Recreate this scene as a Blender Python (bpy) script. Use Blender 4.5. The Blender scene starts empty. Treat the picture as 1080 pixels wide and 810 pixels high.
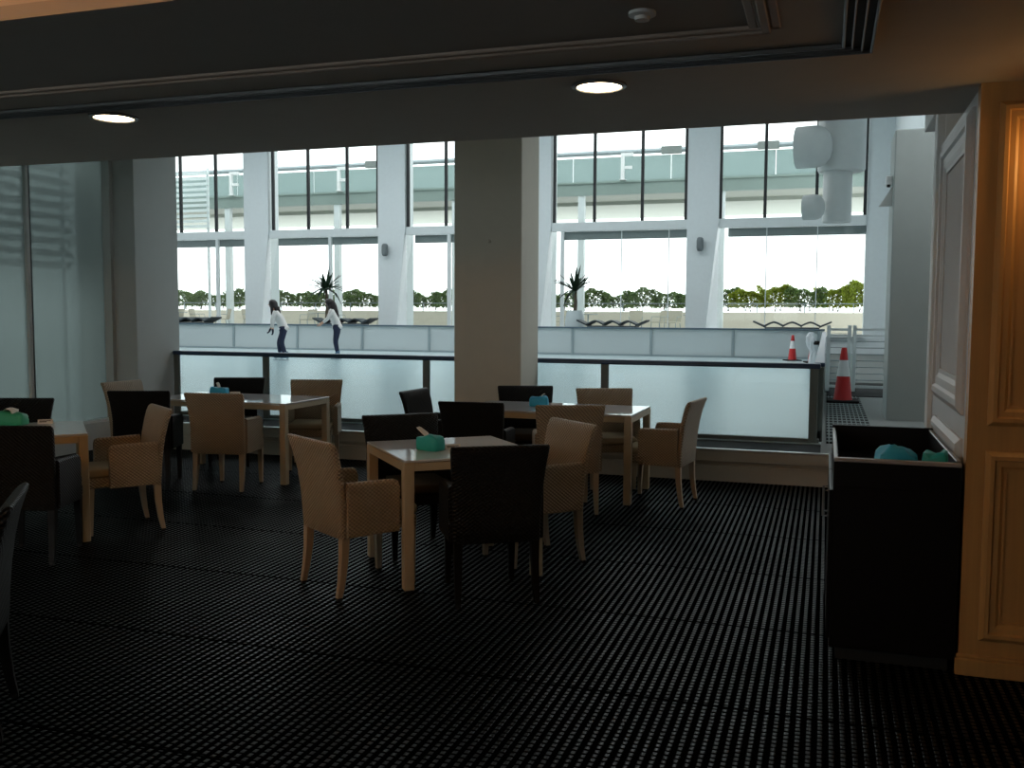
import bpy, bmesh, math, random
from math import sin, cos, pi, radians
from mathutils import Vector, Matrix

S = bpy.context.scene
C = S.collection
random.seed(7)

# ------------------------------------------------------------------ helpers
def link(name, bm, mat=None, parent=None, smooth=False):
    me = bpy.data.meshes.new(name)
    bmesh.ops.recalc_face_normals(bm, faces=bm.faces[:])
    bm.to_mesh(me); bm.free()
    if mat: me.materials.append(mat)
    if smooth:
        for p in me.polygons: p.use_smooth = True
        me.set_sharp_from_angle(angle=radians(42))
    o = bpy.data.objects.new(name, me)
    C.objects.link(o)
    if parent: o.parent = parent
    return o

def tag(o, label, cat, group=None, kind=None):
    o['label'] = label; o['category'] = cat
    if group: o['group'] = group
    if kind: o['kind'] = kind
    return o

def thing(name, label, cat, loc=(0, 0, 0), rz=0.0, group=None):
    o = bpy.data.objects.new(name, None); C.objects.link(o)
    o.empty_display_size = 0.1
    o.location = loc; o.rotation_euler = (0, 0, rz)
    return tag(o, label, cat, group)

def struct(name, bm, mat, label=None, smooth=False):
    o = link(name, bm, mat, None, smooth)
    o['kind'] = 'structure'
    o['label'] = label or name.replace('_', ' ')
    o['category'] = name.split('_')[0]
    return o

def dup(root, label, loc, rz, group=None):
    r = root.copy(); C.objects.link(r)
    r.location = loc; r.rotation_euler = (0, 0, rz); r['label'] = label
    if group: r['group'] = group
    for ch in list(root.children):
        c = ch.copy(); C.objects.link(c); c.parent = r
        for g in list(ch.children):
            d = g.copy(); C.objects.link(d); d.parent = c
    return r

def NB(): return bmesh.new()

def bx(bm, lo, hi, bev=0.0, seg=1):
    r = bmesh.ops.create_cube(bm, size=1.0)
    vs = r['verts']
    for v in vs:
        v.co = Vector([lo[i] + (v.co[i] + .5) * (hi[i] - lo[i]) for i in range(3)])
    if bev > 0:
        es = list({e for v in vs for e in v.link_edges})
        bmesh.ops.bevel(bm, geom=es, offset=bev, segments=seg, affect='EDGES', profile=.5)
    return bm

def B(lo, hi, bev=0.0, seg=1): return bx(NB(), lo, hi, bev, seg)

def loft(bm, rings, cap=True, closed=True):
    vr = [[bm.verts.new(p) for p in ring] for ring in rings]
    n = len(vr[0])
    for a, b in zip(vr[:-1], vr[1:]):
        for i in range(n if closed else n - 1):
            j = (i + 1) % n
            bm.faces.new((a[i], a[j], b[j], b[i]))
    if cap and closed:
        bm.faces.new(vr[0][::-1]); bm.faces.new(vr[-1])
    return bm

def sup(cx, cy, hx, hy, z, e=4.0, n=24, fn=None):
    pts = []
    for i in range(n):
        t = 2 * pi * (i + .5) / n
        c, s = cos(t), sin(t)
        x = cx + hx * math.copysign(abs(c) ** (2 / e), c)
        y = cy + hy * math.copysign(abs(s) ** (2 / e), s)
        pts.append(Vector((x, y, z)))
    return pts

def lathe(bm, prof, cx=0, cy=0, n=28, cap=True):
    return loft(bm, [[Vector((cx + r * cos(2*pi*i/n), cy + r * sin(2*pi*i/n), z)) for i in range(n)] for r, z in prof], cap)

def tube(bm, pts, r, n=8, taper=None):
    pts = [Vector(p) for p in pts]
    rings = []
    for k, p in enumerate(pts):
        d = (pts[min(k+1, len(pts)-1)] - pts[max(k-1, 0)]).normalized()
        a = Vector((0, 0, 1)) if abs(d.z) < .9 else Vector((1, 0, 0))
        u = d.cross(a).normalized(); v = d.cross(u)
        rr = r if taper is None else r * taper[k]
        rings.append([p + (u * cos(2*pi*i/n) + v * sin(2*pi*i/n)) * rr for i in range(n)])
    return loft(bm, rings)

def frustum4(bm, c0, h0, c1, h1):
    def q(c, h): return [Vector((c[0]+sx*h, c[1]+sy*h, c[2])) for sx, sy in ((-1,-1),(1,-1),(1,1),(-1,1))]
    return loft(bm, [q(c0, h0), q(c1, h1)])

def prism(bm, poly, ext):
    ext = Vector(ext)
    return loft(bm, [[Vector(p) for p in poly], [Vector(p) + ext for p in poly]])

# ------------------------------------------------------------------ materials
def mat(name, col, rough=.5, metal=0.0, spec=.5, bump=None, var=0.0, vscale=8.0):
    """bump: (kind, scale, strength, distance)"""
    m = bpy.data.materials.new(name); m.use_nodes = True
    nt = m.node_tree; N = nt.nodes; Lk = nt.links
    p = N['Principled BSDF']
    p.inputs['Base Color'].default_value = (*col, 1)
    p.inputs['Roughness'].default_value = rough
    p.inputs['Metallic'].default_value = metal
    p.inputs['Specular IOR Level'].default_value = spec
    tc = N.new('ShaderNodeTexCoord')
    nz = N.new('ShaderNodeTexNoise'); nz.inputs['Scale'].default_value = vscale; nz.inputs['Detail'].default_value = 4
    Lk.new(tc.outputs['Object'], nz.inputs['Vector'])
    cr = N.new('ShaderNodeMapRange')
    cr.inputs['To Min'].default_value = 1 - max(var, .04); cr.inputs['To Max'].default_value = 1 + max(var, .04)
    Lk.new(nz.outputs['Fac'], cr.inputs['Value'])
    mx = N.new('ShaderNodeVectorMath'); mx.operation = 'SCALE'
    mx.inputs[0].default_value = col
    Lk.new(cr.outputs['Result'], mx.inputs['Scale'])
    Lk.new(mx.outputs['Vector'], p.inputs['Base Color'])
    if bump:
        kind, sc, st, dist = bump
        b = N.new('ShaderNodeBump'); b.inputs['Strength'].default_value = st; b.inputs['Distance'].default_value = dist
        if kind == 'noise':
            n2 = N.new('ShaderNodeTexNoise'); n2.inputs['Scale'].default_value = sc
            Lk.new(tc.outputs['Object'], n2.inputs['Vector']); Lk.new(n2.outputs['Fac'], b.inputs['Height'])
        elif kind == 'weave':
            sp = N.new('ShaderNodeSeparateXYZ'); Lk.new(tc.outputs['Object'], sp.inputs[0])
            def mth(op, a, bb=None):
                q = N.new('ShaderNodeMath'); q.operation = op
                for i, x in enumerate((a, bb)):
                    if x is None: continue
                    if isinstance(x, (int, float)): q.inputs[i].default_value = x
                    else: Lk.new(x, q.inputs[i])
                return q.outputs[0]
            u = mth('MULTIPLY', mth('ADD', sp.outputs['X'], sp.outputs['Y']), sc)
            v = mth('MULTIPLY', sp.outputs['Z'], sc * 1.25)
            h = mth('MULTIPLY', mth('SINE', u), mth('SINE', v))
            Lk.new(h, b.inputs['Height'])
            r2 = N.new('ShaderNodeMapRange'); r2.inputs['From Min'].default_value = -1
            r2.inputs['To Min'].default_value = .55; r2.inputs['To Max'].default_value = 1.2
            Lk.new(h, r2.inputs['Value'])
            m2 = N.new('ShaderNodeVectorMath'); m2.operation = 'SCALE'
            Lk.new(mx.outputs['Vector'], m2.inputs[0]); Lk.new(r2.outputs['Result'], m2.inputs['Scale'])
            Lk.new(m2.outputs['Vector'], p.inputs['Base Color'])
        elif kind == 'grain':
            mp = N.new('ShaderNodeMapping'); mp.inputs['Scale'].default_value = (14, 14, .7)
            n2 = N.new('ShaderNodeTexNoise'); n2.inputs['Scale'].default_value = sc; n2.inputs['Detail'].default_value = 6
            Lk.new(tc.outputs['Object'], mp.inputs['Vector']); Lk.new(mp.outputs['Vector'], n2.inputs['Vector'])
            r2 = N.new('ShaderNodeMapRange'); r2.inputs['To Min'].default_value = .8; r2.inputs['To Max'].default_value = 1.2
            Lk.new(n2.outputs['Fac'], r2.inputs['Value'])
            m2 = N.new('ShaderNodeVectorMath'); m2.operation = 'SCALE'
            Lk.new(mx.outputs['Vector'], m2.inputs[0]); Lk.new(r2.outputs['Result'], m2.inputs['Scale'])
            Lk.new(m2.outputs['Vector'], p.inputs['Base Color'])
            Lk.new(n2.outputs['Fac'], b.inputs['Height'])
        Lk.new(b.outputs['Normal'], p.inputs['Normal'])
    return m

def emit(name, col, s):
    m = bpy.data.materials.new(name); m.use_nodes = True
    nt = m.node_tree; nt.nodes.clear()
    e = nt.nodes.new('ShaderNodeEmission'); e.inputs[0].default_value = (*col, 1); e.inputs[1].default_value = s
    o = nt.nodes.new('ShaderNodeOutputMaterial'); nt.links.new(e.outputs[0], o.inputs[0])
    return m

def glass(name, tint, milk=0.0, milkcol=(.8, .85, .85), refl=1.0, rough=0.02, translucent=False):
    """clear sheet: tinted transparency, a little milkiness, a fresnel reflection"""
    m = bpy.data.materials.new(name); m.use_nodes = True
    nt = m.node_tree; N = nt.nodes; Lk = nt.links; N.clear()
    t = N.new('ShaderNodeBsdfTransparent'); t.inputs[0].default_value = (*tint, 1)
    d = N.new('ShaderNodeBsdfTranslucent' if translucent else 'ShaderNodeBsdfDiffuse'); d.inputs[0].default_value = (*milkcol, 1)
    a = N.new('ShaderNodeMixShader'); a.inputs[0].default_value = milk
    Lk.new(t.outputs[0], a.inputs[1]); Lk.new(d.outputs[0], a.inputs[2])
    g = N.new('ShaderNodeBsdfGlossy'); g.inputs['Roughness'].default_value = rough
    fr = N.new('ShaderNodeFresnel'); fr.inputs['IOR'].default_value = 1.45
    mu = N.new('ShaderNodeMath'); mu.operation = 'MULTIPLY'; mu.inputs[1].default_value = refl
    Lk.new(fr.outputs[0], mu.inputs[0])
    b = N.new('ShaderNodeMixShader'); Lk.new(mu.outputs[0], b.inputs[0])
    Lk.new(a.outputs[0], b.inputs[1]); Lk.new(g.outputs[0], b.inputs[2])
    o = N.new('ShaderNodeOutputMaterial'); Lk.new(b.outputs[0], o.inputs[0])
    return m

def floor_mat():
    m = bpy.data.materials.new('black_rubber_mat'); m.use_nodes = True
    nt = m.node_tree; N = nt.nodes; Lk = nt.links
    p = N['Principled BSDF']; p.inputs['Roughness'].default_value = .36
    p.inputs['Specular IOR Level'].default_value = .5
    tc = N.new('ShaderNodeTexCoord')
    sp = N.new('ShaderNodeSeparateXYZ'); Lk.new(tc.outputs['Object'], sp.inputs[0])
    def mth(op, x, y=None):
        q = N.new('ShaderNodeMath'); q.operation = op
        for i, v in enumerate((x, y)):
            if v is None: continue
            if isinstance(v, (int, float)): q.inputs[i].default_value = v
            else: Lk.new(v, q.inputs[i])
        return q.outputs[0]
    def ridge(coord, lo, hi):
        # 1 on the ridge, 0 in the groove: distance from the cell centre
        d = mth('ABSOLUTE', mth('SUBTRACT', mth('FRACT', coord), .5))
        r = N.new('ShaderNodeMapRange'); r.interpolation_type = 'SMOOTHSTEP'
        r.inputs['From Min'].default_value = hi; r.inputs['From Max'].default_value = lo
        Lk.new(d, r.inputs['Value']); return r.outputs['Result']
    cx = mth('DIVIDE', sp.outputs['X'], .040)
    cy = mth('ADD', mth('DIVIDE', sp.outputs['Y'], .034), mth('MULTIPLY', mth('FLOOR', cx), .5))
    seam = ridge(mth('DIVIDE', mth('ADD', sp.outputs['Y'], .35), 1.03), .484, .496)
    mul = N.new('ShaderNodeMath'); mul.operation = 'MULTIPLY'
    Lk.new(mth('MULTIPLY', ridge(cx, .12, .26), ridge(cy, .22, .42)), mul.inputs[0]); Lk.new(seam, mul.inputs[1])
    bp = N.new('ShaderNodeBump'); bp.inputs['Strength'].default_value = 1.0; bp.inputs['Distance'].default_value = .0036
    Lk.new(mul.outputs[0], bp.inputs['Height']); Lk.new(bp.outputs['Normal'], p.inputs['Normal'])
    nz = N.new('ShaderNodeTexNoise'); nz.inputs['Scale'].default_value = 2.2; nz.inputs['Detail'].default_value = 5
    Lk.new(tc.outputs['Object'], nz.inputs['Vector'])
    rr = N.new('ShaderNodeMapRange'); rr.inputs['To Min'].default_value = .30; rr.inputs['To Max'].default_value = .55
    Lk.new(nz.outputs['Fac'], rr.inputs['Value']); Lk.new(rr.outputs['Result'], p.inputs['Roughness'])
    mx = N.new('ShaderNodeMix'); mx.data_type = 'RGBA'
    mx.inputs[6].default_value = (.0015, .002, .0025, 1); mx.inputs[7].default_value = (.006, .008, .009, 1)
    Lk.new(mul.outputs[0], mx.inputs[0]); Lk.new(mx.outputs[2], p.inputs['Base Color'])
    sm = N.new('ShaderNodeMath'); sm.operation = 'MULTIPLY'; sm.inputs[1].default_value = .36
    Lk.new(mul.outputs[0], sm.inputs[0]); Lk.new(sm.outputs[0], p.inputs['Specular IOR Level'])
    return m

def grate_mat():
    m = bpy.data.materials.new('grey_rubber_grating'); m.use_nodes = True
    nt = m.node_tree; N = nt.nodes; Lk = nt.links
    p = N['Principled BSDF']; p.inputs['Roughness'].default_value = .8; p.inputs['Specular IOR Level'].default_value = .1
    tc = N.new('ShaderNodeTexCoord')
    sp = N.new('ShaderNodeSeparateXYZ'); Lk.new(tc.outputs['Object'], sp.inputs[0])
    outs = []
    for ax, pitch, duty in (('X', .050, .26), ('Y', .28, .30)):
        d = N.new('ShaderNodeMath'); d.operation = 'DIVIDE'; d.inputs[1].default_value = pitch; Lk.new(sp.outputs[ax], d.inputs[0])
        f = N.new('ShaderNodeMath'); f.operation = 'FRACT'; Lk.new(d.outputs[0], f.inputs[0])
        l = N.new('ShaderNodeMath'); l.operation = 'LESS_THAN'; l.inputs[1].default_value = duty; Lk.new(f.outputs[0], l.inputs[0]); outs.append(l)
    mx = N.new('ShaderNodeMath'); mx.operation = 'MAXIMUM'; Lk.new(outs[0].outputs[0], mx.inputs[0]); Lk.new(outs[1].outputs[0], mx.inputs[1])
    c = N.new('ShaderNodeMix'); c.data_type = 'RGBA'; c.inputs[6].default_value = (.006, .008, .008, 1); c.inputs[7].default_value = (.20, .235, .235, 1)
    Lk.new(mx.outputs[0], c.inputs[0]); Lk.new(c.outputs[2], p.inputs['Base Color'])
    return m

def frosted_mat():
    m = bpy.data.materials.new('frosted_glass'); m.use_nodes = True
    nt = m.node_tree; N = nt.nodes; Lk = nt.links; N.clear()
    t = N.new('ShaderNodeBsdfTransparent'); t.inputs[0].default_value = (.34, .39, .385, 1)
    d = N.new('ShaderNodeBsdfTranslucent'); d.inputs[0].default_value = (.34, .385, .375, 1)
    a = N.new('ShaderNodeMixShader'); a.inputs[0].default_value = .5
    Lk.new(t.outputs[0], a.inputs[1]); Lk.new(d.outputs[0], a.inputs[2])
    g = N.new('ShaderNodeBsdfGlossy'); g.inputs['Roughness'].default_value = .12
    b = N.new('ShaderNodeMixShader'); b.inputs[0].default_value = .07
    Lk.new(a.outputs[0], b.inputs[1]); Lk.new(g.outputs[0], b.inputs[2])
    o = N.new('ShaderNodeOutputMaterial'); Lk.new(b.outputs[0], o.inputs[0])
    return m

def leaf_mat(name, col):
    m = bpy.data.materials.new(name); m.use_nodes = True
    nt = m.node_tree; N = nt.nodes; Lk = nt.links; N.clear()
    tc = N.new('ShaderNodeTexCoord'); nz = N.new('ShaderNodeTexNoise'); nz.inputs['Scale'].default_value = 4; nz.inputs['Detail'].default_value = 5
    Lk.new(tc.outputs['Object'], nz.inputs['Vector'])
    r = N.new('ShaderNodeMapRange'); r.inputs['From Min'].default_value = .3; r.inputs['From Max'].default_value = .7; r.inputs['To Min'].default_value = .45; r.inputs['To Max'].default_value = 1.6
    Lk.new(nz.outputs['Fac'], r.inputs['Value'])
    v = N.new('ShaderNodeVectorMath'); v.operation = 'SCALE'; v.inputs[0].default_value = col; Lk.new(r.outputs['Result'], v.inputs['Scale'])
    d = N.new('ShaderNodeBsdfDiffuse'); t = N.new('ShaderNodeBsdfTranslucent')
    Lk.new(v.outputs['Vector'], d.inputs[0]); Lk.new(v.outputs['Vector'], t.inputs[0])
    x = N.new('ShaderNodeMixShader'); x.inputs[0].default_value = .6; Lk.new(d.outputs[0], x.inputs[1]); Lk.new(t.outputs[0], x.inputs[2])
    o = N.new('ShaderNodeOutputMaterial'); Lk.new(x.outputs[0], o.inputs[0])
    return m

M = dict(
    rattan=mat('beige_rattan', (.50, .385, .265), .55, bump=('weave', 230, .9, .005), var=.08),
    darkrattan=mat('dark_rattan', (.0036, .0029, .0027), .5, spec=.3, bump=('weave', 230, .8, .005), var=.1),
    legbeige=mat('beige_leg_wrap', (.50, .385, .265), .55, bump=('noise', 120, .2, .002)),
    legdark=mat('dark_leg_wrap', (.0036, .0029, .0027), .5, spec=.3, bump=('noise', 120, .2, .002)),
    cushion=mat('seat_fabric', (.42, .34, .22), .9, bump=('noise', 300, .2, .002)),
    darkcushion=mat('dark_seat_fabric', (.10, .075, .05), .9, bump=('noise', 300, .2, .002)),
    glide=mat('black_glide', (.01, .01, .01), .6),
    tframe=mat('champagne_frame', (.56, .45, .30), .38, bump=('noise', 60, .05, .001)),
    ttop=mat('white_table_top', (.74, .74, .76), .06, spec=1.0, var=.02),
    teal=mat('teal_tissue_cover', (.02, .42, .40), .5, bump=('noise', 60, .35, .004), var=.15),
    green=mat('green_tissue_cover', (.04, .40, .22), .5, bump=('noise', 60, .35, .004), var=.15),
    blue=mat('blue_tissue_cover', (.04, .48, .78), .5, bump=('noise', 60, .35, .004), var=.15),
    paper=mat('white_paper', (.86, .80, .73), .8, bump=('noise', 40, .2, .003)),
    print_=mat('card_print', (.10, .07, .05), .7),
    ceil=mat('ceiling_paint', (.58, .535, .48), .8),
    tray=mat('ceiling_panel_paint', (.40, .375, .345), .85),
    crown=mat('crown_moulding_paint', (.50, .40, .33), .6),
    metal=mat('diffuser_metal', (.22, .225, .235), .4, metal=.6),
    black=mat('black_void', (.006, .006, .006), .7),
    white=mat('white_paint', (.80, .82, .82), .55),
    colw=mat('column_paint', (.74, .80, .82), .6),
    colbrown=mat('warm_grey_paint', (.72, .68, .58), .7),
    colwall=mat('hall_wall_paint', (.60, .61, .60), .7),
    coldark=mat('grey_column_paint', (.50, .51, .49), .7),
    pillshade=mat('shaded_pillar_paint', (.36, .40, .39), .65),  # white pillar paint darkened to carry the shade it stands in
    wood=mat('maple_veneer', (.54, .29, .095), .45, bump=('grain', 3, .08, .002)),
    side=mat('panelling_paint', (.66, .65, .66), .5),
    sidepanel=mat('panel_fabric', (.78, .79, .82), .8, bump=('weave', 900, .25, .001)),
    cab=mat('espresso_laminate', (.004, .0028, .0028), .4, spec=.25),
    cabedge=mat('cabinet_edge', (.34, .32, .32), .3),
    ice=mat('ice_surface', (.44, .55, .575), .31, spec=.6, var=.05, vscale=.8),
    tile=mat('platform_tile', (.18, .195, .19), .8, var=.06),
    dais=mat('step_board', (.56, .50, .41), .6, var=.06),
    nosing=mat('step_nosing', (.75, .76, .75), .3, metal=.5),
    navy=mat('navy_rail', (.02, .055, .12), .35),
    railgrey=mat('blue_grey_rail', (.07, .115, .15), .4),
    postg=mat('post_grey_green', (.15, .18, .17), .5),
    steel=mat('steel_post', (.30, .36, .38), .4, metal=.3),
    mull=mat('dark_mullion', (.012, .016, .018), .5),
    wframe=mat('white_window_frame', (.72, .78, .79), .45),
    blind=mat('grey_roller_blind', (.23, .27, .28), .7),
    canopy=mat('canopy_green', (.24, .31, .285), .6, var=.06),
    canopy2=mat('canopy_pale', (.42, .45, .40), .7),
    concrete=mat('terrace_paving', (.42, .41, .38), .8),
    planter=mat('planter_render', (.78, .73, .62), .85, var=.05),
    leaf=leaf_mat('hedge_leaf', (.19, .27, .11)),
    leafy=leaf_mat('yellow_hedge_leaf', (.34, .40, .06)),
    stem=mat('hedge_stem', (.10, .08, .055), .8),
    palm=mat('dracaena_leaf', (.012, .035, .016), .5, var=.2),
    pot=mat('white_pot', (.50, .58, .60), .4),
    redcone=mat('red_cone_plastic', (.52, .012, .012), .45),
    whitecone=mat('white_reflective_band', (.80, .80, .80), .4),
    blackrubber=mat('black_rubber', (.015, .016, .016), .8, spec=.15),
    spk=mat('grey_speaker', (.16, .19, .20), .6),
    duct=mat('duct_paint', (.66, .68, .67), .5),
    skin=mat('skin', (.62, .36, .25), .55),
    hair=mat('dark_hair', (.012, .008, .008), .5, bump=('noise', 60, .3, .004)),
    sweater=mat('white_knit', (.72, .70, .68), .85, bump=('noise', 120, .2, .003)),
    denim=mat('dark_denim', (.012, .018, .05), .8),
    glove=mat('navy_glove', (.012, .014, .03), .8),
    skate=mat('blue_skate', (.10, .19, .30), .45),
    blade=mat('skate_blade', (.6, .62, .65), .25, metal=1),
    wave=mat('dark_counter', (.03, .045, .055), .5),
    outchair=mat('outdoor_chair_weave', (.50, .47, .38), .8),
    louvre=mat('white_louvre', (.72, .80, .80), .5),
    bag=mat('white_plastic', (.80, .82, .85), .4),
    floor=floor_mat(), grate=grate_mat(), frosted=frosted_mat(),
    pane=glass('window_glass', (.97, .99, .98), refl=.6),
    faracrylic=glass('milky_rink_acrylic', (.85, .9, .92), milk=.70, milkcol=(.66, .72, .73), refl=.5),
    acrylic=glass('rink_acrylic', (.90, .95, .96), milk=.07, milkcol=(.75, .85, .88), refl=.8),
    canopyglass=glass('teal_glass', (.46, .535, .53), milk=.4, milkcol=(.44, .51, .505), refl=.3, translucent=True),
    lamp=emit('downlight_glow', (1, .78, .48), 20.0),
    bulb=emit('bulb_glow_assumed', (1, .56, .20), 13.0),
    cove=emit('cove_glow_assumed', (1, .42, .07), 16.0),
)

# ------------------------------------------------------------------ camera
EYE = 1.57
A, TH, RO, F = radians(18.3), radians(4.27), radians(.29), 1000.0
Z = Vector((0, 0, 1)); f0 = Vector((-sin(A), cos(A), 0)); r0 = Vector((cos(A), sin(A), 0))
fw = f0 * cos(TH) - Z * sin(TH); u0 = Z * cos(TH) + f0 * sin(TH)
rt = r0 * cos(RO) + u0 * sin(RO); up = u0 * cos(RO) - r0 * sin(RO)
cd = bpy.data.cameras.new('camera'); cam = bpy.data.objects.new('camera', cd); C.objects.link(cam)
mw = Matrix((rt, up, -fw)).transposed().to_4x4(); mw.translation = (0, 0, EYE)
cam.matrix_world = mw
cd.sensor_width = 36; cd.lens = F / 1080 * 36; cd.clip_end = 300; cd.clip_start = .05
S.camera = cam

# ------------------------------------------------------------------ room shell
CZ = 2.545
struct('floor', B((-9, -3.2, -.1), (4.2, 9.02, 0)), M['floor'], 'black ribbed rubber mat floor of the dining area')
# platform (step) and hall floor
bm = B((-9, 9.03, -.1), (3, 9.6, .148)); bx(bm, (-9, 9.06, .148), (3, 9.6, .19)); bx(bm, (-9, 9.0, .19), (3, 9.6, .298), .004)
struct('trim_1', bm, M['dais'], 'brown step board in front of the rink barrier')
bm = B((-9, 8.99, .298), (3, 9.05, .31), .003); struct('trim_9', B((-9, 9.05, .290), (-.02, 9.66, .311)), M['blackrubber'], 'dark rubber tread along the rink barrier')
struct('trim_2', bm, M['nosing'], 'pale nosing along the step edge')
bm = B((-.02, 9.06, .2), (3, 9.60, .309)); bx(bm, (-32, 9.06, .2), (-9.0, 9.6, .309)); bx(bm, (-.02, 9.6, .2), (3, 28.2, .309)); bx(bm, (-32, 28.2, .2), (3, 33.3, .309))
struct('floor_hall', bm, M['tile'], 'pale tiled platform around the ice rink')
struct('ice_floor', B((-32, 9.6, .2), (-.02, 28.2, .318)), M['ice'], 'white ice of the skating rink')
# left side : plinth, frosted glass wall, solid wall
struct('wall_left', bx(B((-8.1, -3.2, 0), (-7.9, -1.2, 3.7)), (-8.1, -1.2, 3.35), (-7.9, 9.05, 3.7)), M['colbrown'], 'dark wall left of the dining area')
struct('baseboard_left', B((-8.06, -1.2, 0), (-7.86, 9.0, .30)), M['coldark'], 'grey plinth under the frosted glass')
struct('wall_side_right', B((3.0, 4.6, 0), (3.2, 13.0, 3.2)), M['colwall'])  # unseen wall added to block sky light; gap above lets some in
struct('wall_back', bx(bx(bx(B((-8.1, -3.4, 0), (-7.3, -3.2, 3.7)), (-7.3, -3.4, 0), (-1.9, -3.2, 1.1)), (-7.3, -3.4, 2.45), (-1.9, -3.2, 3.7)), (-1.9, -3.4, 0), (4.2, -3.2, 3.7)), M['white'])
w = thing('window_added_fill', 'added unseen window behind the viewer, lets fill daylight in', 'window', (0, -3.3, 0)); w['kind'] = 'structure'  # window added out of view to throw daylight on pillars and chair backs
for k in range(3):
    a = -7.3 + 1.8 * k
    link('pane', B((a + .03, -.006, 1.13), (a + 1.77, .006, 2.42)), M['pane'], w)
    link('frame', bx(bx(bx(B((a, -.03, 1.1), (a + .03, .03, 2.45)), (a + 1.77, -.03, 1.1), (a + 1.8, .03, 2.45)), (a + .03, -.03, 1.1), (a + 1.77, .03, 1.13)), (a + .03, -.03, 2.42), (a + 1.77, .03, 2.45)), M['wframe'], w)
struct('wall_far_right', B((4.0, -3.2, 0), (4.2, 4.7, 3.7)), M['wood'])
w = thing('window_1', 'frosted glass partition left of the dining area', 'window', (0, 0, 0)); w['kind'] = 'structure'
for a, b in [(-1.13 + 1.15 * k - .15, -.02 + 1.15 * k - .15) for k in range(6)] + [(5.62, 6.73), (6.77, 7.88), (7.92, 9.03)]:  # first six panes, out of view, added to brighten the dining side
    link('pane', B((-7.985, a, .33), (-7.965, b, 3.35)), M['frosted'], w)
for y in [-1.15 + 1.15 * k - .15 for k in range(6)] + [5.6, 6.75, 7.9, 9.05]:
    link('frame', B((-8.0, y - .035, .31), (-7.93, y + .002, 3.35)), M['coldark'], w)
    link('gasket', B((-8.0, y + .002, .31), (-7.93, y + .022, 3.35)), M['mull'], w)
link('sill', B((-8.02, -1.2, .30), (-7.88, 9.0, .33)), M['nosing'], w)

# columns between the dining area and the rink
struct('pillar_middle', B((-3.62, 9.05, .3), (-2.90, 9.64, 3.75), .006), M['colbrown'], 'square warm grey pillar in the middle, before the rink')
struct('pillar_left', bx(B((-8.3, 9.05, 0), (-7.56, 9.81, 3.75), .006), (-8.3, 9.0, 0), (-7.86, 9.05, 3.75)), M['coldark'], 'grey pillar at the left beside the frosted glass')
struct('pillar_right', B((.71, 12.2, .3), (1.16, 13.0, 3.75), .012), M['pillshade'], 'white pillar at the right behind the panelled wall')

# ceiling over the dining area: band, tray, cove
bm = B((-8.1, 3.5, CZ), (4.2, 5.11, 3.7)); bx(bm, (-.26, -3.2, CZ), (4.2, 3.5, 3.0)); bx(bm, (-8.1, -3.2, CZ), (-.26, .8, 3.0))
bx(bm, (-8.1, .8, 2.97), (-.26, 2.6, 3.1)); bx(bm, (-8.1, 2.60, 2.6), (-.26, 3.5, 3.1))
struct('ceiling', bm, M['ceil'], 'dim ceiling with a stepped tray over the dining area')
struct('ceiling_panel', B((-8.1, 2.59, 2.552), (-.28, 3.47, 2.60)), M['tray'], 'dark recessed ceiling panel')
struct('ceiling_hall', B((-8.3, 5.11, 3.7), (4.2, 10.4, 3.9)), M['ceil'], 'upper ceiling before the rink hall')
# crown moulding round the tray
bm = NB()
for k, (o, h) in enumerate(((0, .010), (.035, .016), (.075, .008))):
    bx(bm, (-8.0, 3.40 + o * .9, CZ - h + .005), (-.26 + .085 - o, 3.43 + o * .9, CZ + .05), .004)
    bx(bm, (-.29 + .085 - o, -1.0, CZ - h + .005), (-.26 + .085 - o, 3.43 + o * .9, CZ + .05), .004)
struct('trim_3', bm, M['crown'], 'stepped crown moulding round the ceiling tray')

# linear air diffuser, L shaped
d = thing('linear_diffuser', 'long metal slot air diffuser turning a corner on the ceiling', 'air diffuser', (0, 0, CZ))
bm = B((-7.8, 3.685, -.008), (.125, 3.79, -.002)); bx(bm, (.03, -1.2, -.008), (.125, 3.685, -.002)); link('slot_backing', bm, M['black'], d)
for k, o in enumerate((0, .030, .064, .098)):
    th = .006 if k in (1, 2) else .010
    bm = B((-7.8, 3.685 + o - th/2, -.020), (.03 + o + th/2, 3.685 + o + th/2, -.004), .002)
    bx(bm, (.03 + o - th/2, -1.2, -.020), (.03 + o + th/2, 3.685 + o - th/2, -.004), .002)
    link('slat', bm, M['metal'], d)

def downlight(x, y, label, proto=[None]):
    if proto[0]:
        return dup(proto[0], label, (x, y, CZ), 0, 'ceiling downlights')
    t = thing('downlight', label, 'downlight', (x, y, CZ), 0, 'ceiling downlights')
    link('trim_ring', lathe(NB(), [(.118, 0), (.118, -.008), (.098, -.012), (.094, -.002), (.094, 0)], n=40, cap=False), M['metal'], t, True)
    link('lens', lathe(NB(), [(.094, -.0015), (.094, -.006), (.05, -.0085), (.002, -.009)], n=40), M['lamp'], t)
    proto[0] = t
    return t
downlight(-3.43, 3.975, 'lit round ceiling downlight above the frosted glass side, left one')
downlight(-.953, 4.05, 'lit round ceiling downlight near the ceiling centre, above the rink windows')
downlight(-5.0, .35, 'added unseen downlight behind the viewer, warm fill over the left side')  # this and the next two, out of view, are added for warm fill
downlight(-2.4, .35, 'added unseen downlight behind the viewer, warm fill over the centre')
downlight(.9, .35, 'added unseen downlight behind the viewer, warm fill over the right side')
dd = thing('smoke_detector', 'small round white disc on the dark ceiling panel', 'smoke detector', (-.60, 3.15, 2.552))
link('base', lathe(NB(), [(.045, 0), (.045, -.010), (.03, -.014), (.001, -.014)], n=28), M['white'], dd, True)
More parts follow.
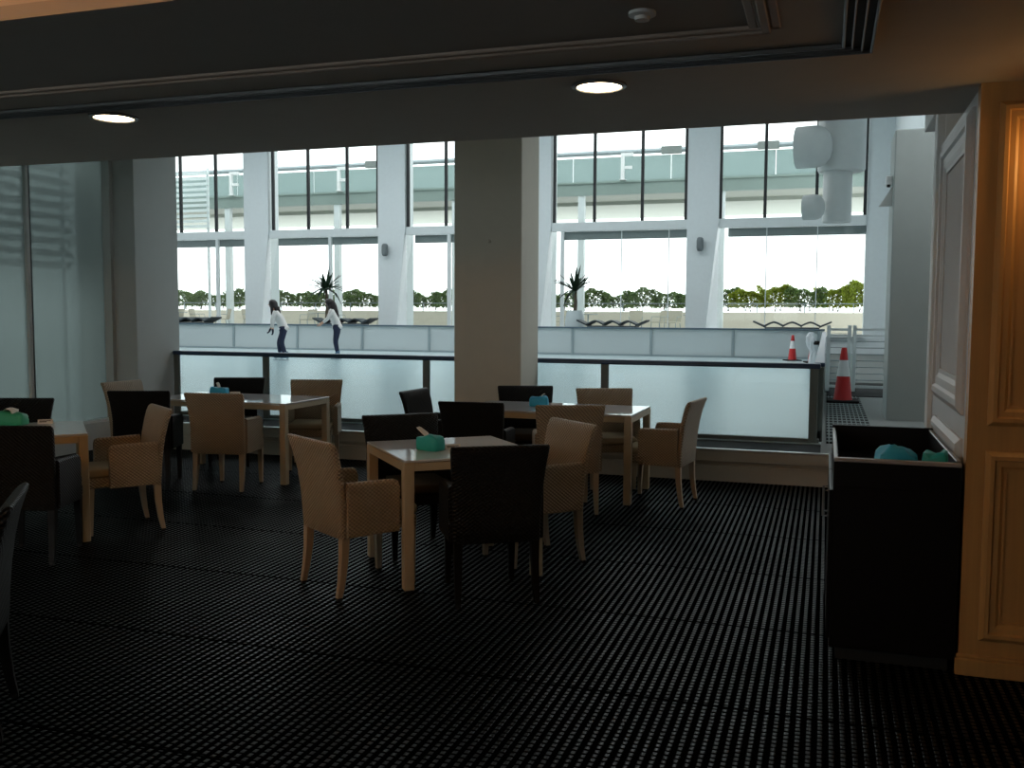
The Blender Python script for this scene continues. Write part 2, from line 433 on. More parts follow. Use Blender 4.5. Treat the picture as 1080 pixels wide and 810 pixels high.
link('cap', lathe(NB(), [(.026, -.014), (.024, -.026), (.001, -.028)], n=20), M['white'], dd, True)
cl = thing('cove_lamp_assumed', 'assumed unseen warm strip lamp hidden in the ceiling cove', 'lamp', (0, 0, 0))  # unseen strip lamp, assumed from the warm-lit ceiling edge at the left
link('tube', B((-6.5, .86, 2.66), (-1.4, .90, 2.70)), M['cove'], cl)
link('ledge', B((-8.0, .80, CZ + .002), (-.3, 1.0, CZ + .03)), M['ceil'], cl)

# ------------------------------------------------------------------ panelled wall, right
struct('wall_right', B((.60, 4.56, 0), (.75, 6.05, CZ)), M['side'], 'pale panelled return wall behind the cabinet')
struct('wall_front', B((.59, 4.48, 0), (4.2, 4.56, CZ)), M['wood'], 'warm maple panelled wall at the right')
bm = B((.60, 6.05, 0), (.75, 6.16, 3.7), .004); bx(bm, (.575, 6.03, 0), (.62, 6.17, 3.0), .004)
struct('trim_4', bm, M['white'], 'white jamb at the end of the panelled wall')
struct('trim_5', B((.63, 6.17, 2.88), (.74, 7.5, 3.02), .004), M['white'], 'white header beyond the jamb')
PROF = [(0, 0), (0, .012), (.018, .030), (.034, .030), (.040, .018), (.062, .018), (.074, .010), (.085, .010), (.085, 0)]
def frame_mould(bm, fn, a0, a1, z0, z1, prof=PROF):
    """fn(a, z, h) -> point; nested rectangle rings with a moulding profile"""
    rings = [[fn(a0 + i, z0 + i, h), fn(a1 - i, z0 + i, h), fn(a1 - i, z1 - i, h), fn(a0 + i, z1 - i, h)] for i, h in prof]
    return loft(bm, rings, cap=False)
bm = NB(); fs = lambda a, z, h: Vector((.60 - h, a, z))
frame_mould(bm, fs, 4.69, 5.79, 1.12, 2.49, [(i * 1.9, h * 1.1) for i, h in PROF]); frame_mould(bm, fs, 4.69, 5.79, .22, 1.01, [(i * 1.4, h) for i, h in PROF])
struct('trim_6', bm, M['side'], 'stepped panel mouldings on the return wall')
bm = B((.595, 4.86, 1.29), (.601, 5.62, 2.32)); struct('trim_7', bm, M['sidepanel'], 'grey panel inside the mouldings')
bm = NB(); ff = lambda a, z, h: Vector((a, 4.48 - h, z))
for a0, a1 in ((.665, 1.75), (1.9, 2.95)):
    frame_mould(bm, ff, a0, a1, 1.10, 2.46); frame_mould(bm, ff, a0, a1, .16, .99)
struct('trim_8', bm, M['wood'], 'maple panel mouldings')
struct('baseboard_right', bx(B((.575, 4.455, 0), (4.0, 4.48, .075), .004), (.58, 4.462, .075), (4.0, 4.48, .092), .004), M['wood'], 'maple baseboard')

t = thing('wall_lamp_assumed', 'assumed unseen warm wall lamp on the maple panelling past the cabinet', 'lamp', (1.02, 4.475, 2.16))  # lamp out of view, assumed from the warm glow on wood and ceiling
link('back_plate', B((-.05, -.02, -.1), (.05, 0, .1), .006), M['metal'], t)
link('bracket', tube(NB(), [(0, -.02, -.05), (0, -.10, -.06), (0, -.12, -.02)], .009), M['metal'], t)
link('cap', lathe(NB(), [(.02, .20), (.12, .19), (.145, .150), (.140, .150), (.095, .18), (.02, .185)], 0, -.13, 24), M['metal'], t, True)  # opaque cap added to keep the globe's light off the ceiling
link('globe', lathe(NB(), [(.03, -.03), (.065, -.005), (.088, .05), (.088, .08), (.065, .135), (.03, .16), (.002, .165)], 0, -.13, 24), M['bulb'], t, True)

# ------------------------------------------------------------------ cabinet with recessed top
t = thing('service_cabinet', 'tall black service cabinet with open recessed top beside the panelled wall', 'cabinet', (.05, 4.47, 0))
bm = B((0, 0, .06), (.525, 1.25, .80), .003)
bx(bm, (0, 0, .80), (.525, .03, .912)); bx(bm, (0, 1.21, .80), (.525, 1.25, .945)); bx(bm, (0, .03, .80), (.02, 1.21, .912)); bx(bm, (.505, .03, .80), (.525, 1.21, .93))
link('body', bm, M['cab'], t)
bm = B((0, 0, .912), (.525, .032, .930), .003); bx(bm, (0, .032, .912), (.014, 1.21, .930), .003); bx(bm, (.503, .032, .93), (.525, 1.21, .938), .003)
link('rim', bm, M['cabedge'], t)
link('plinth', B((.03, .03, 0), (.50, 1.22, .06)), M['black'], t)
for k in range(2):
    y0 = .02 + k * .61
    dr = link('door', B((-.016, y0, .09), (0, y0 + .60, .78), .003), M['cab'], t)
    link('handle', tube(NB(), [(-.016, y0 + .06 + .48 * (1 - k), .55), (-.04, y0 + .06 + .48 * (1 - k), .55), (-.04, y0 + .06 + .48 * (1 - k), .68), (-.016, y0 + .06 + .48 * (1 - k), .68)], .006), M['metal'], dr)

def pouch(name, label, x, y, z, rz, m, sx=.10, sy=.055, sz=.05, seed=0, group=None):
    rnd = random.Random(seed)
    t = thing(name, label, 'tissue pack', (x, y, z), rz, group)
    rings = []
    for k, (s, zz) in enumerate(((.90, 0), (.98, .06), (1, .35), (.97, .72), (.90, .92), (.72, 1.0), (.35, 1.02))):
        ring = sup(0, 0, sx * s, sy * s, zz * sz, 5.0, 32)
        for i, p in enumerate(ring):
            a = 2 * pi * i / 32
            w = 1 + (.025 * sin(3 * a + seed) + .025 * sin(7 * a + 2 * seed + zz * 5)) * (0 if k == 0 else 1)
            p.x *= w; p.y *= w
            if k > 2: p.z += sz * (.07 * sin(p.x / sx * 3 + seed) + .06 * sin(5 * p.x / sx + 3 * p.y / sy + seed * 1.7))
        rings.append(ring)
    link('cover', loft(NB(), rings), m, t, True)
    return t
def tissue(t, pts, th=.003):
    """a standing folded tissue: strip of points (x, y, z) with widths"""
    rings = []
    for x, y, z, w in pts:
        rings.append([Vector((x - th, y - w, z)), Vector((x + th, y - w, z + .001)), Vector((x + th * 2, y, z + .006)), Vector((x + th, y + w, z + .001)), Vector((x - th, y + w, z)), Vector((x - th * .2, y, z + .004))])
    return link('tissue', loft(NB(), rings), M['paper'], t, True)
def card(label, x, y, z, rz, print_=True):
    t = thing('folded_card', label, 'card', (x, y, z), rz, 'folded cards on the tables')
    bm = NB()
    prism(bm, [(-.05, -.028, 0), (-.05, 0, .030), (-.05, .028, 0), (-.05, .026, 0), (-.05, 0, .0278), (-.05, -.026, 0)], (.10, 0, 0))
    link('sheet', bm, M['paper'], t)
    if print_:
        bm = NB()
        for a, b, q, r in ((-.038, .01, .35, .5), (-.038, .036, .58, .70)):
            prism(bm, [(a, -.0285 + .028 * q, .0305 * q), (b, -.0285 + .028 * q, .0305 * q), (b, -.0285 + .028 * r, .0305 * r), (a, -.0285 + .028 * r, .0305 * r)], (0, -.0006, .0006))
        link('print', bm, M['print_'], t)
    return t

# packs on the cabinet front rim
pouch('tissue_pack', 'crumpled blue tissue pack on the black cabinet, left of the greener pack', .315, 4.585, .801, .2, M['blue'], .09, .06, .165, 2)
pouch('tissue_pack', 'blue green tissue pack on the black cabinet, against the wall side', .480, 4.60, .801, -.1, M['teal'], .056, .06, .155, 5)

# ------------------------------------------------------------------ tables
TH_ = .75
def table(name, label, cx, cy, rz, L, W):
    t = thing(name, label, 'table', (cx, cy, 0), rz, 'dining tables')
    hx, hy, q = L / 2, W / 2, .06
    link('tabletop', B((-hx + .002, -hy + .002, TH_ - .014), (hx - .002, hy - .002, TH_), .003), M['ttop'], t)
    bm = NB()
    for s in (-1, 1):
        bx(bm, (-hx + q, s * hy - (q * .45 if s > 0 else 0), .688), (hx - q, s * hy + (q * .45 if s < 0 else 0), TH_ - .018))
        bx(bm, (s * hx - (q * .45 if s > 0 else 0), -hy + q, .688), (s * hx + (q * .45 if s < 0 else 0), hy - q, TH_ - .018))
    link('apron', bm, M['tframe'], t)
    for sx in (-1, 1):
        for sy in (-1, 1):
            x0, y0 = sx * hx - (q if sx > 0 else 0), sy * hy - (q if sy > 0 else 0)
            lg = link('leg', B((x0, y0, .012), (x0 + q, y0 + q, TH_ - .014), .004), M['tframe'], t)
            link('glide', B((x0 + .008, y0 + .008, 0), (x0 + q - .008, y0 + q - .008, .012)), M['glide'], lg)
    return t
T1 = (-2.16, 5.36, radians(41)); T0 = (-5.29, 5.12, radians(44.4)); T2 = (-5.34, 7.80, 0.0); T3 = (-2.235, 7.965, radians(-.8))
table('square_table', 'square white-topped table with the teal tissue pack, nearest the camera side', *T1, .85, .85)
table('square_table', 'white-topped table cut off by the photo edge, with the green tissue pack', *T0, .85, .85)
table('long_table', 'long white-topped table by the frosted glass, with a blue tissue pack', *T2, 1.5, .81)
table('long_table', 'long white-topped table before the middle pillar, with a sky blue tissue pack', *T3, 1.53, .83)

# ------------------------------------------------------------------ chairs
def make_chair(name, label, dark):
    wv, lg, cu = (M['darkrattan'], M['legdark'], M['darkcushion']) if dark else (M['rattan'], M['legbeige'], M['cushion'])
    t = thing(name, label, 'chair', group='dark rattan chairs' if dark else 'beige rattan chairs')
    prof = [(-.232, .335, .236, .018), (-.233, .345, .240, .025), (-.238, .45, .242, .026), (-.247, .56, .246, .026), (-.262, .67, .252, .026),
            (-.284, .77, .260, .026), (-.303, .83, .266, .027), (-.314, .855, .268, .026), (-.320, .868, .266, .020), (-.323, .874, .26, .009)]
    rings = [sup(0, y, hw, ht, z, 5.0, 28) for y, z, hw, ht in prof]
    link('backrest', loft(NB(), rings), wv, t, True)
    for s in (-1, 1):
        x0, x1 = sorted((s * .262, s * .215))
        bm = NB(); poly = []
        # side panel: gently crowned top, upright front edge
        rr = []
        for y, z1 in ((-.225, .650), (-.15, .648), (-.08, .646), (0, .645), (.07, .643), (.092, .634), (.100, .612)):
            rr.append([Vector((x0 + .004, y, .345)), Vector((x1 - .004, y, .345)), Vector((x1, y, .352)), Vector((x1, y, z1 - .014)), Vector((x1 - .010, y, z1 - .003)), Vector(((x0 + x1) / 2, y, z1)), Vector((x0 + .010, y, z1 - .003)), Vector((x0, y, z1 - .014)), Vector((x0, y, .352))])
        link('arm', loft(bm, rr), wv, t)
    link('seat', B((-.214, -.215, .345), (.214, .245, .415), .012, 2), wv, t)
    link('cushion', B((-.210, -.20, .416), (.210, .255, .478), .022, 3), cu, t, True)
    for s in (-1, 1):
        a = link('leg', frustum4(NB(), (s * .188, .215, .345), .022, (s * .190, .222, .016), .014), lg, t)
        link('glide', frustum4(NB(), (s * .190, .222, .016), .0135, (s * .190, .222, 0), .0125), M['glide'], a)
        bm = NB()
        loft(bm, [[Vector((s * x + i * h, y + j * h, z)) for i, j in ((-1, -1), (1, -1), (1, 1), (-1, 1))] for x, y, z, h in ((.212, -.225, .345, .023), (.213, -.231, .22, .020), (.215, -.245, .10, .017), (.217, -.262, .016, .014))])
        a = link('leg', bm, lg, t)
        link('glide', frustum4(NB(), (s * .217, -.262, .016), .0135, (s * .217, -.264, 0), .0125), M['glide'], a)
    return t
PC = {}
def chair(label, x, y, r, dark):
    nm = 'dark_rattan_armchair' if dark else 'rattan_armchair'
    if dark in PC:
        return dup(PC[dark], label, (x, y, 0), radians(r))
    c = make_chair(nm, label, dark); c.location = (x, y, 0); c.rotation_euler = (0, 0, radians(r)); PC[dark] = c
    return c
chair('beige rattan armchair seen from behind, left side of the teal pack table', -2.52, 4.86, -33.5, False)
chair('beige rattan armchair across the teal pack table, half hidden by the dark chair', -1.76, 5.70, 137.2, False)
chair('black rattan armchair before the teal pack table with its back to us', -1.78, 4.96, 31.8, True)
chair('black rattan armchair behind the teal pack table, facing us', -2.56, 5.68, -139.2, True)
chair('black rattan armchair with its back to us, before the long table at the middle pillar', -2.66, 7.25, 5, True)
chair('beige rattan armchair with its back to us, before the long table at the middle pillar', -1.95, 7.27, 21, False)
chair('black rattan armchair against the step, behind the sky blue tissue pack', -2.62, 8.40, 202, True)
chair('beige rattan armchair against the step, right of the sky blue tissue pack', -1.842, 8.392, 202, False)
chair('beige rattan armchair in side view at the right end of the pillar side table', -1.30, 7.85, 83, False)
chair('black rattan armchair at the left end of the pillar side table, backrest only', -3.225, 7.855, -93, True)
chair('black rattan armchair behind the blue pack on the table by the frosted glass', -5.80, 8.36, 202, True)
chair('beige rattan armchair at the far right of the table by the frosted glass', -4.888, 8.388, 202, False)
chair('beige rattan armchair with its back to us, before the table by the frosted glass', -5.03, 7.20, 10, False)
chair('black rattan armchair with its back to us, at the table by the frosted glass', -5.84, 7.145, 22, True)
chair('beige rattan armchair at the left end of the long table, before the frosted glass', -6.36, 7.74, -92, False)
chair('beige rattan armchair in side view at the green pack table', -4.82, 5.52, 143.8, False)
chair('black rattan armchair on the window side of the green pack table', -5.99, 5.64, 202, True)
chair('black rattan armchair with its back to us at the green pack table', -4.812, 4.762, 20.8, True)
chair('black rattan armchair in side view, cut by the photo edge, nearest of all', -3.165, 2.60, 129, True)

# on the tables
g = 'tissue packs on the tables'
t = pouch('tissue_pack', 'teal tissue pack with an upright tissue on the nearest square table', -2.235, 5.20, .7502, radians(-15), M['teal'], .085, .05, .085, 1, g)
tissue(t, [(-.005, 0, .07, .022), (-.04, 0, .10, .026), (-.075, 0, .122, .022), (-.088, 0, .130, .018)])
card('folded card with brown print beside the teal tissue pack', -2.125, 5.285, .7502, radians(38))
t = pouch('tissue_pack', 'green tissue pack with a crumpled tissue, on the table at the photo edge', -5.56, 5.32, .7502, .2, M['green'], .115, .06, .09, 3, g)
tissue(t, [(.03, 0, .075, .03), (.02, .01, .105, .045), (-.02, .01, .118, .04), (-.05, 0, .10, .02)])
card('folded card beside the green tissue pack', -5.40, 5.47, .7502, radians(40))
t = pouch('tissue_pack', 'blue tissue pack on the long table by the frosted glass', -5.72, 8.02, .7502, .1, M['blue'], .09, .05, .07, 4, g)
tissue(t, [(0, 0, .06, .02), (-.01, 0, .09, .026), (-.02, 0, .115, .024)])
card('folded card beside the blue tissue pack on the frosted glass side table', -5.555, 8.04, .7502, radians(20), False)
t = pouch('tissue_pack', 'sky blue tissue pack on the long table before the middle pillar', -2.40, 8.02, .7502, .15, M['blue'], .085, .05, .085, 6, g)
tissue(t, [(.02, 0, .07, .02), (.03, 0, .10, .03), (.05, 0, .108, .02)])
card('folded card beside the sky blue tissue pack', -2.245, 8.05, .7502, radians(20), False)
sd = tag(link('wall_stud', lathe(NB(), [(.02, 0), (.022, .012), (.012, .02), (.001, .021)], n=16), M['colbrown']), 'tiny round stud high on the middle pillar', 'stud')
sd.rotation_euler = (pi / 2, 0, 0); sd.location = (-3.24, 9.05, 2.29)

# ------------------------------------------------------------------ rink barriers
def barrier(name, label, x0, x1, y, z0, z1, posts, mrail, mpost, rt_=.05, kick=.045, mpanel='acrylic'):
    t = thing(name, label, 'rink barrier', (0, y, 0))
    ps = sorted(posts)
    edges = [x0] + ps + [x1]
    for a, b in zip(edges[:-1], edges[1:]):
        link('panel', B((a + .02, -.008, z0 + kick), (b - .02, .008, z1 - .01)), M[mpanel], t)
    for p in ps:
        link('post', B((p - .040, -.045, z0), (p + .040, -.01, z1 - .02), .006), mpost, t)
    link('rail', B((x0, -.06, z1 - rt_), (x1, .06, z1), .012, 2), mrail, t)
    link('kick_rail', B((x0, -.035, z0), (x1, .035, z0 + kick), .005), mpost, t)
    return t
barrier('rink_barrier', 'low clear rink barrier with navy rail just behind the dining tables', -7.54, -.04, 9.70, .312, 1.095, [-7.5, -6.25, -4.2, -2.18, -.10], M['navy'], M['postg'])
barrier('rink_barrier', 'far clear rink barrier with blue grey rail below the windows', -31, -.04, 28.0, .320, 1.17, [-28.5, -26.5, -24, -21.7, -19.34, -16.85, -14.43, -12.05, -9.7, -7.32, -4.92, -2.55, -.2], M['railgrey'], M['steel'], .05, .06, 'faracrylic')
t = thing('rink_barrier', 'rink barrier running away in depth beside the grating walkway', 'rink barrier', (-.05, 0, 0))
for k in range(8):
    y = 9.80 + k * 2.27
    link('panel', B((-.008, y + .04, .43), (.008, y + 2.2, 1.08)), M['acrylic'], t)
    link('post', B((-.04, y - .02, .320), (.04, y + .03, 1.06), .006), M['postg'], t)
link('rail', B((-.05, 9.78, 1.06), (.05, 27.9, 1.10), .012, 2), M['navy'], t)
link('kick_rail', B((-.03, 9.78, .320), (.03, 27.9, .43), .005), M['postg'], t)

# ------------------------------------------------------------------ right walkway
tag(link('walkway_grating', B((.03, 9.75, .309), (.50, 15.4, .325)), M['grate']), 'dark rubber grating mat on the walkway beside the rink', 'mat')
def cone(label, x, y, z, h, rz=0, proto=[None]):
    if proto[0]:
        c = dup(proto[0], label, (x, y, z), rz, 'traffic cones'); c.scale = (h / .78,) * 3; return c
    t = thing('traffic_cone', label, 'traffic cone', (x, y, z), rz, 'traffic cones')
    bm = bx(NB(), (-.22, -.22, 0), (.22, .22, .035), .01)
    link('base', bm, M['blackrubber'], t)
    link('body', lathe(NB(), [(.135, .03), (.125, .05), (.088, .37)], n=24, cap=False), M['redcone'], t, True)
    link('reflective_band', lathe(NB(), [(.090, .37), (.058, .60)], n=24, cap=False), M['whitecone'], t, True)
    link('tip', lathe(NB(), [(.059, .60), (.040, .755), (.034, .775), (.012, .78)], n=24), M['redcone'], t, True)
    proto[0] = t; return t
cone('red and white traffic cone standing on the walkway grating, largest of the cones', .25, 14.35, .326, .78)
cone('small red and white cone on the ice, left of the white plastic bag', -.86, 26.9, .3185, .70, .4)
cone('red and white cone half hidden behind the white plastic bag', -.33, 26.0, .3185, .70, .2)
# crumpled white bag tied to the barrier corner
rnd = random.Random(11); rings = []
for k in range(9):
    zz = k / 8; r = (.10, .15, .17, .15, .13, .15, .16, .12, .05)[k]
    ring = sup(0, 0, r * .9, r * .55, zz * .78, 2.2, 18)
    for p in ring:
        p.x += rnd.uniform(-.025, .025) + .06 * sin(zz * 5); p.y += rnd.uniform(-.015, .015)
    rings.append(ring)
bg = thing('plastic_bag', 'crumpled white plastic bag hanging at the corner of the rink barrier', 'bag', (-.28, 22.6, .3185))
link('bag', loft(NB(), rings), M['bag'], bg); bg.scale = (.85, .85, 1.1)
link('tie', lathe(NB(), [(.10, .52), (.11, .56), (.10, .60)], .07, 0, 14), M['black'], bg)

def gate(label, x0, x1, y, proto=None):
    t = thing('metal_gate', label, 'gate', (x0, y, .322), 0, 'white metal gates')
    w = x1 - x0
    bm = NB()
    bm.free()
    link('top_rail', B((0, -.02, .90), (w, .02, .93)), M['wframe'], t)
    link('top_rail', B((0, -.02, .99), (w, .02, 1.03)), M['wframe'], t); link('bottom_rail', B((0, -.02, .06), (w, .02, .10)), M['wframe'], t)
    for x in (0, w):
        link('post', B((x - .03, -.03, 0), (x + .03, .03, 1.08), .005), M['wframe'], t)
    for k in range(7):
        z = .19 + k * .105
        link('bar', tube(NB(), [(0, 0, z), (w, 0, z)], .008, 6), M['steel'], t)
    return t
gate('white metal gate with thin bars at the rink corner, left of the pair', .04, .36, 16.4)
gate('white metal gate with thin bars beside the white pillar, right of the pair', .44, 1.05, 16.4)
tag(link('rubber_mat', B((.03, 15.5, .309), (1.1, 18.6, .322), .004), M['blackrubber']), 'black rubber mat on the walkway behind the white gates', 'mat')

# ------------------------------------------------------------------ hall shell and windows
RZ = 9.2
struct('wall_hall_left', B((-32.2, 9.05, 0), (-32, 33.3, RZ)), M['white'])
struct('wall_hall_right', bx(B((1.9, 12.9, 0), (2.1, 33.3, RZ)), (1.16, 12.9, 0), (2.1, 13.0, RZ)), M['colw'])
struct('wall_hall_near', bx(B((-32, 8.95, 0), (-8.3, 9.05, RZ)), (-8.3, 10.2, 3.9), (2, 10.4, RZ)), M['white'])
bm = B((-32, 9.0, RZ), (2.1, 20.0, RZ + .3)); bx(bm, (-32, 28.0, RZ), (2.1, 33.6, RZ + .3)); bx(bm, (-2.0, 20, RZ), (2.1, 28.0, RZ + .3)); bx(bm, (-32, 20, RZ), (-29, 28.0, RZ + .3))
struct('roof_hall', bm, M['white'], 'unseen hall roof with a wide skylight opening placed to light the columns')  # roof opening placed so daylight reaches the columns and spares the tables
WY = 33.0
struct('wall_sill', B((-32, WY - .2, .2), (1.9, WY + .3, .86)), M['colw'], 'white sill wall under the hall windows')
struct('wall_head', B((-32, WY, 8.8), (1.9, WY + .3, RZ)), M['colw'])
struct('wall_pier', B((1.13, WY - .1, .2), (1.95, WY + .6, RZ)), M['colw'], 'white wall pier at the right end of the windows')
for nm, a, b in (('column_1', -22.08, -20.97), ('column_2', -16.2, -15.08), ('column_3', -10.4, -9.40), ('column_4', -4.6, -3.54), ('column_5', -28.1, -27.0)):
    bm = B((a, WY - .25, 4.6), (b, WY + .5, RZ))
    # below the transom the column narrows towards the floor, leaving a splayed reveal
    z0, z1, y0, y1 = .2, 4.6, WY - .25, WY + .5
    loft(bm, [[Vector((a, y0, z0)), Vector((b - .45, y0, z0)), Vector((b, y1, z0)), Vector((a, y1, z0))], [Vector((a, y0, z1)), Vector((b - .02, y0, z1)), Vector((b, y1, z1)), Vector((a, y1, z1))]])
    struct(nm, bm, M['colw'], 'white window column with a splayed reveal')
WIN = [('window_2', -27.0, -22.08, [-25.13, -23.45], [-23.42]), ('window_3', -20.97, -16.2, [-20.81, -19.24, -17.55, -16.25], [-18.3]),
       ('window_4', -15.08, -10.4, [-15.0, -13.47, -12.0], [-13.35]), ('window_5', -9.40, -4.6, [-9.31, -7.85, -6.16, -4.66], [-9.0]), ('window_6', -3.54, 1.13, [-3.50, -2.05, -.42, 1.07], [])]
THIN = {'window_5': (-6.87, -5.22), 'window_6': (-1.97, -.36)}
for nm, a, b, mu, lo in WIN:
    t = thing(nm, 'tall hall window with dark upper mullions', 'window', (0, WY - .12, 0)); t['kind'] = 'structure'
    link('transom', B((a, -.06, 4.47), (b, .08, 4.78), .01), M['wframe'], t)
    link('blind', B((a + .3, .09, 4.18), (b, .16, 4.47), .01), M['blind'], t)
    for k, m_ in enumerate(mu):
        link('mullion', B((m_ - .05, -.05, 4.78), (m_ + .05, .05, 8.8)), M['mull'], t)
    es = [a] + [m_ for m_ in mu if a + .2 < m_ < b - .2] + [b]
    for p, q in zip(es[:-1], es[1:]):
        link('pane', B((p, -.006, 4.78), (q, .006, 8.8)), M['pane'], t)
    for m_ in lo:
        link('post', B((m_ - .06, -.06, .86), (m_ + .06, .06, 4.47)), M['wframe'], t)
    for m_ in THIN.get(nm, ()):
        link('joint', B((m_ - .015, -.012, .86), (m_ + .015, .012, 4.47)), M['wframe'], t)
    es = [a] + lo + list(THIN.get(nm, ())) + [b]
    for p, q in zip(sorted(es)[:-1], sorted(es)[1:]):
        link('pane', B((p, -.006, .86), (q, .006, 4.47)), M['pane'], t)
    link('sill', B((a, -.30, .84), (b, .12, .88), .005), M['white'], t)

# speakers on the window columns, camera on the pier
def speaker(label, x):
    t = thing('wall_speaker', label, 'speaker', (x, WY - .25, 3.92), 0, 'speakers on the window columns')
    link('bracket', B((-.04, -.08, -.05), (.04, 0, .05)), M['spk'], t)
    rings = [sup(0, -.20, .115 * s, .11 * s, z, 2.6, 20) for s, z in ((.5, -.23), (.85, -.20), (1, -.12), (1, .12), (.85, .20), (.5, .23))]
    link('cabinet', loft(NB(), rings), M['spk'], t, True)
speaker('small grey speaker on the white column between the two skater side windows', -15.82)
speaker('small grey speaker on the white column right of the potted palm window', -4.12)
t = thing('bracket_camera', 'small white camera on a triangular bracket near the white pillar', 'camera', (.66, 12.3, 3.0))
prism_bm = prism(NB(), [(.05, .10, -.12), (-.10, .10, -.12), (.05, .10, .12)], (0, .05, 0)); link('bracket', prism_bm, M['duct'], t)
link('body', B((-.03, .06, .12), (.04, .2, .24), .01), M['white'], t); link('lens', lathe(NB(), [(.02, .13), (.02, .10), (.012, .098)], 0, .05, 12), M['black'], t)

# ------------------------------------------------------------------ air column with nozzles
t = thing('air_duct_column', 'fat white air duct column hanging at the right of the rink', 'air duct', (.19, 20, 0))
link('upper_duct', lathe(NB(), [(.45, RZ - .02), (.45, 4.42), (.43, 4.38), (.28, 4.37)], n=40), M['duct'], t, True)
link('lower_duct', lathe(NB(), [(.275, 4.38), (.275, 3.42), (.262, 3.39), (.01, 3.39)], -.06, 0, 36), M['duct'], t, True)
def nozzle(cx, cy, cz, r):
    prof = [(r * .99, -.92 * r), (r, -.05 * r), (r * .96, .2 * r), (r * .84, .42 * r), (r * .62, .60 * r), (r * .33, .70 * r), (r * .03, .73 * r)]
    bm = lathe(NB(), prof, n=32)
    R = Matrix.Rotation(radians(90), 4, 'Y')            # lathe axis -> +x, open end towards -x
    R = Matrix.Rotation(radians(-9), 4, 'Z') @ R
    bmesh.ops.transform(bm, matrix=Matrix.Translation((cx, cy, cz)) @ R, verts=bm.verts[:])
    link('nozzle', bm, M['duct'], t, True)
nozzle(-.47, -.55, 4.80, .40); nozzle(-.46, -.42, 3.66, .245); nozzle(-.36, -.55, 5.72, .42)

# ------------------------------------------------------------------ outside: terrace, canopy, planter, hedge
struct('terrace_floor', B((-44, 33.3, .5), (4, 44, .80)), M['concrete'], 'terrace paving outside the windows')
struct('planter_wall', B((-44, 42, .8), (4, 43.6, 1.655), .01), M['planter'], 'cream planter wall beyond the terrace')
t = thing('terrace_canopy', 'long green glazed canopy walkway beyond the upper windows', 'canopy')
link('fascia', bx(B((-46, 38, 6.36), (6, 38.3, 6.86)), (-46, 37.95, 6.82), (6, 38.35, 6.90)), M['canopy'], t)
link('soffit', B((-46, 38.3, 6.36), (6, 47.6, 6.5)), M['canopy2'], t)
link('gutter', B((-46, 40.4, 6.22), (6, 40.7, 6.36)), M['canopy2'], t)
for k in range(13):
    link('balustrade', B((-46 + k * 4, 38.1, 6.90), (-46 + k * 4 + 3.98, 38.12, 7.86)), M['canopyglass'], t)
link('top_rail', tube(NB(), [(-46, 38.1, 8.04), (6, 38.1, 8.04)], .10, 8), M['steel'], t)
for x in (-24.5, -19, -13.5, -6.0, -2.3):
    link('rail_sleeve', B((x - .4, 37.98, 7.90), (x + .4, 38.22, 8.18)), M['postg'], t)
for x in (-26.56, -20.86, -15.2, -9.65, -4.02):
    link('column', B((x - .13, 38.05, .8), (x + .13, 38.3, 6.36)), M['wframe'], t)
def bracket(label, x):
    t = thing('steel_bracket', label, 'bracket', (x, 37.83, 6.905), 0, 'white steel brackets on the canopy')
    bm = B((-.07, -.06, 0), (.07, .06, 1.05)); bx(bm, (0, -.05, .92), (.42, .05, 1.05)); bx(bm, (0, -.05, .42), (.38, .05, .54))
    link('arms', bm, M['white'], t); link('foot', B((-.12, -.1, -.004), (.12, .26, .02)), M['white'], t)
bracket('white steel bracket on the canopy, above the first skater window', -26.15)
bracket('white steel bracket on the canopy, above the long haired skater', -20.6)
bracket('white steel bracket on the canopy, right of the potted palm', -7.9)
t = thing('louvre_screen', 'white louvre screen outside the leftmost upper window', 'louvre screen', (0, 36.6, 0))
for k in range(11):
    z = 5.35 + k * .235
    link('slat', bx(NB(), (-31.5, -.04, z), (-26.5, .04, z + .12)), M['louvre'], t)
for x in (-31.4, -28.9, -26.6):
    link('post', B((x - .05, .05, .8), (x + .05, .13, 8.0)), M['wframe'], t)
t = thing('louvre_screen', 'added white slats standing for streaks reflected in the frosted glass', 'louvre screen', (-8.32, 0, 0))  # slats added to imitate light streaks reflected in the frosted glass
for k in range(9):
    z = 2.05 + k * .135
    link('slat', B((-.03, 0, z), (.03, 8.85, z + .07)), M['louvre'], t)
for y in (.2, 2.4, 4.6, 6.8, 8.8):
    link('post', B((-.10, y - .03, 0), (-.03, y + .03, 3.7)), M['wframe'], t)
struct('ground_left', B((-14, -3, -.2), (-8.1, 8.95, -.05)), M['concrete'], 'paving outside the frosted glass')

# hedge: individual bushes with leaf blades on stems
def bush_mesh(seed, n, w, d, z0, z1, ls):
    rnd = random.Random(seed); bm = NB()
    for k in range(n):
        ux, uy = rnd.uniform(-1, 1), rnd.uniform(-1, 1)
        top = .88 + .10 * sin(ux * 4 + seed) + .06 * sin(ux * 9 + 2 * seed)
        zz = z0 + (z1 - z0) * (1 - rnd.random() ** 1.4) * top
        p = Vector((w * ux, d * uy, zz))
        a = Vector((rnd.uniform(-1, 1), rnd.uniform(-1, 1), rnd.uniform(-.3, 1))).normalized()
        b = a.cross(Vector((rnd.uniform(-1, 1), rnd.uniform(-1, 1), rnd.uniform(-1, 1)))).normalized()
        c = a.cross(b) * .25
        s = ls * rnd.uniform(.6, 1.3)
        q = [p - a * s, p + b * s * .45 + c * s, p + a * s, p - b * s * .45 + c * s]
        v = [bm.verts.new(x) for x in q] ; m_ = bm.verts.new(p - c * s * .2)
        for i in range(4): bm.faces.new((v[i], v[(i + 1) % 4], m_))
    return bm
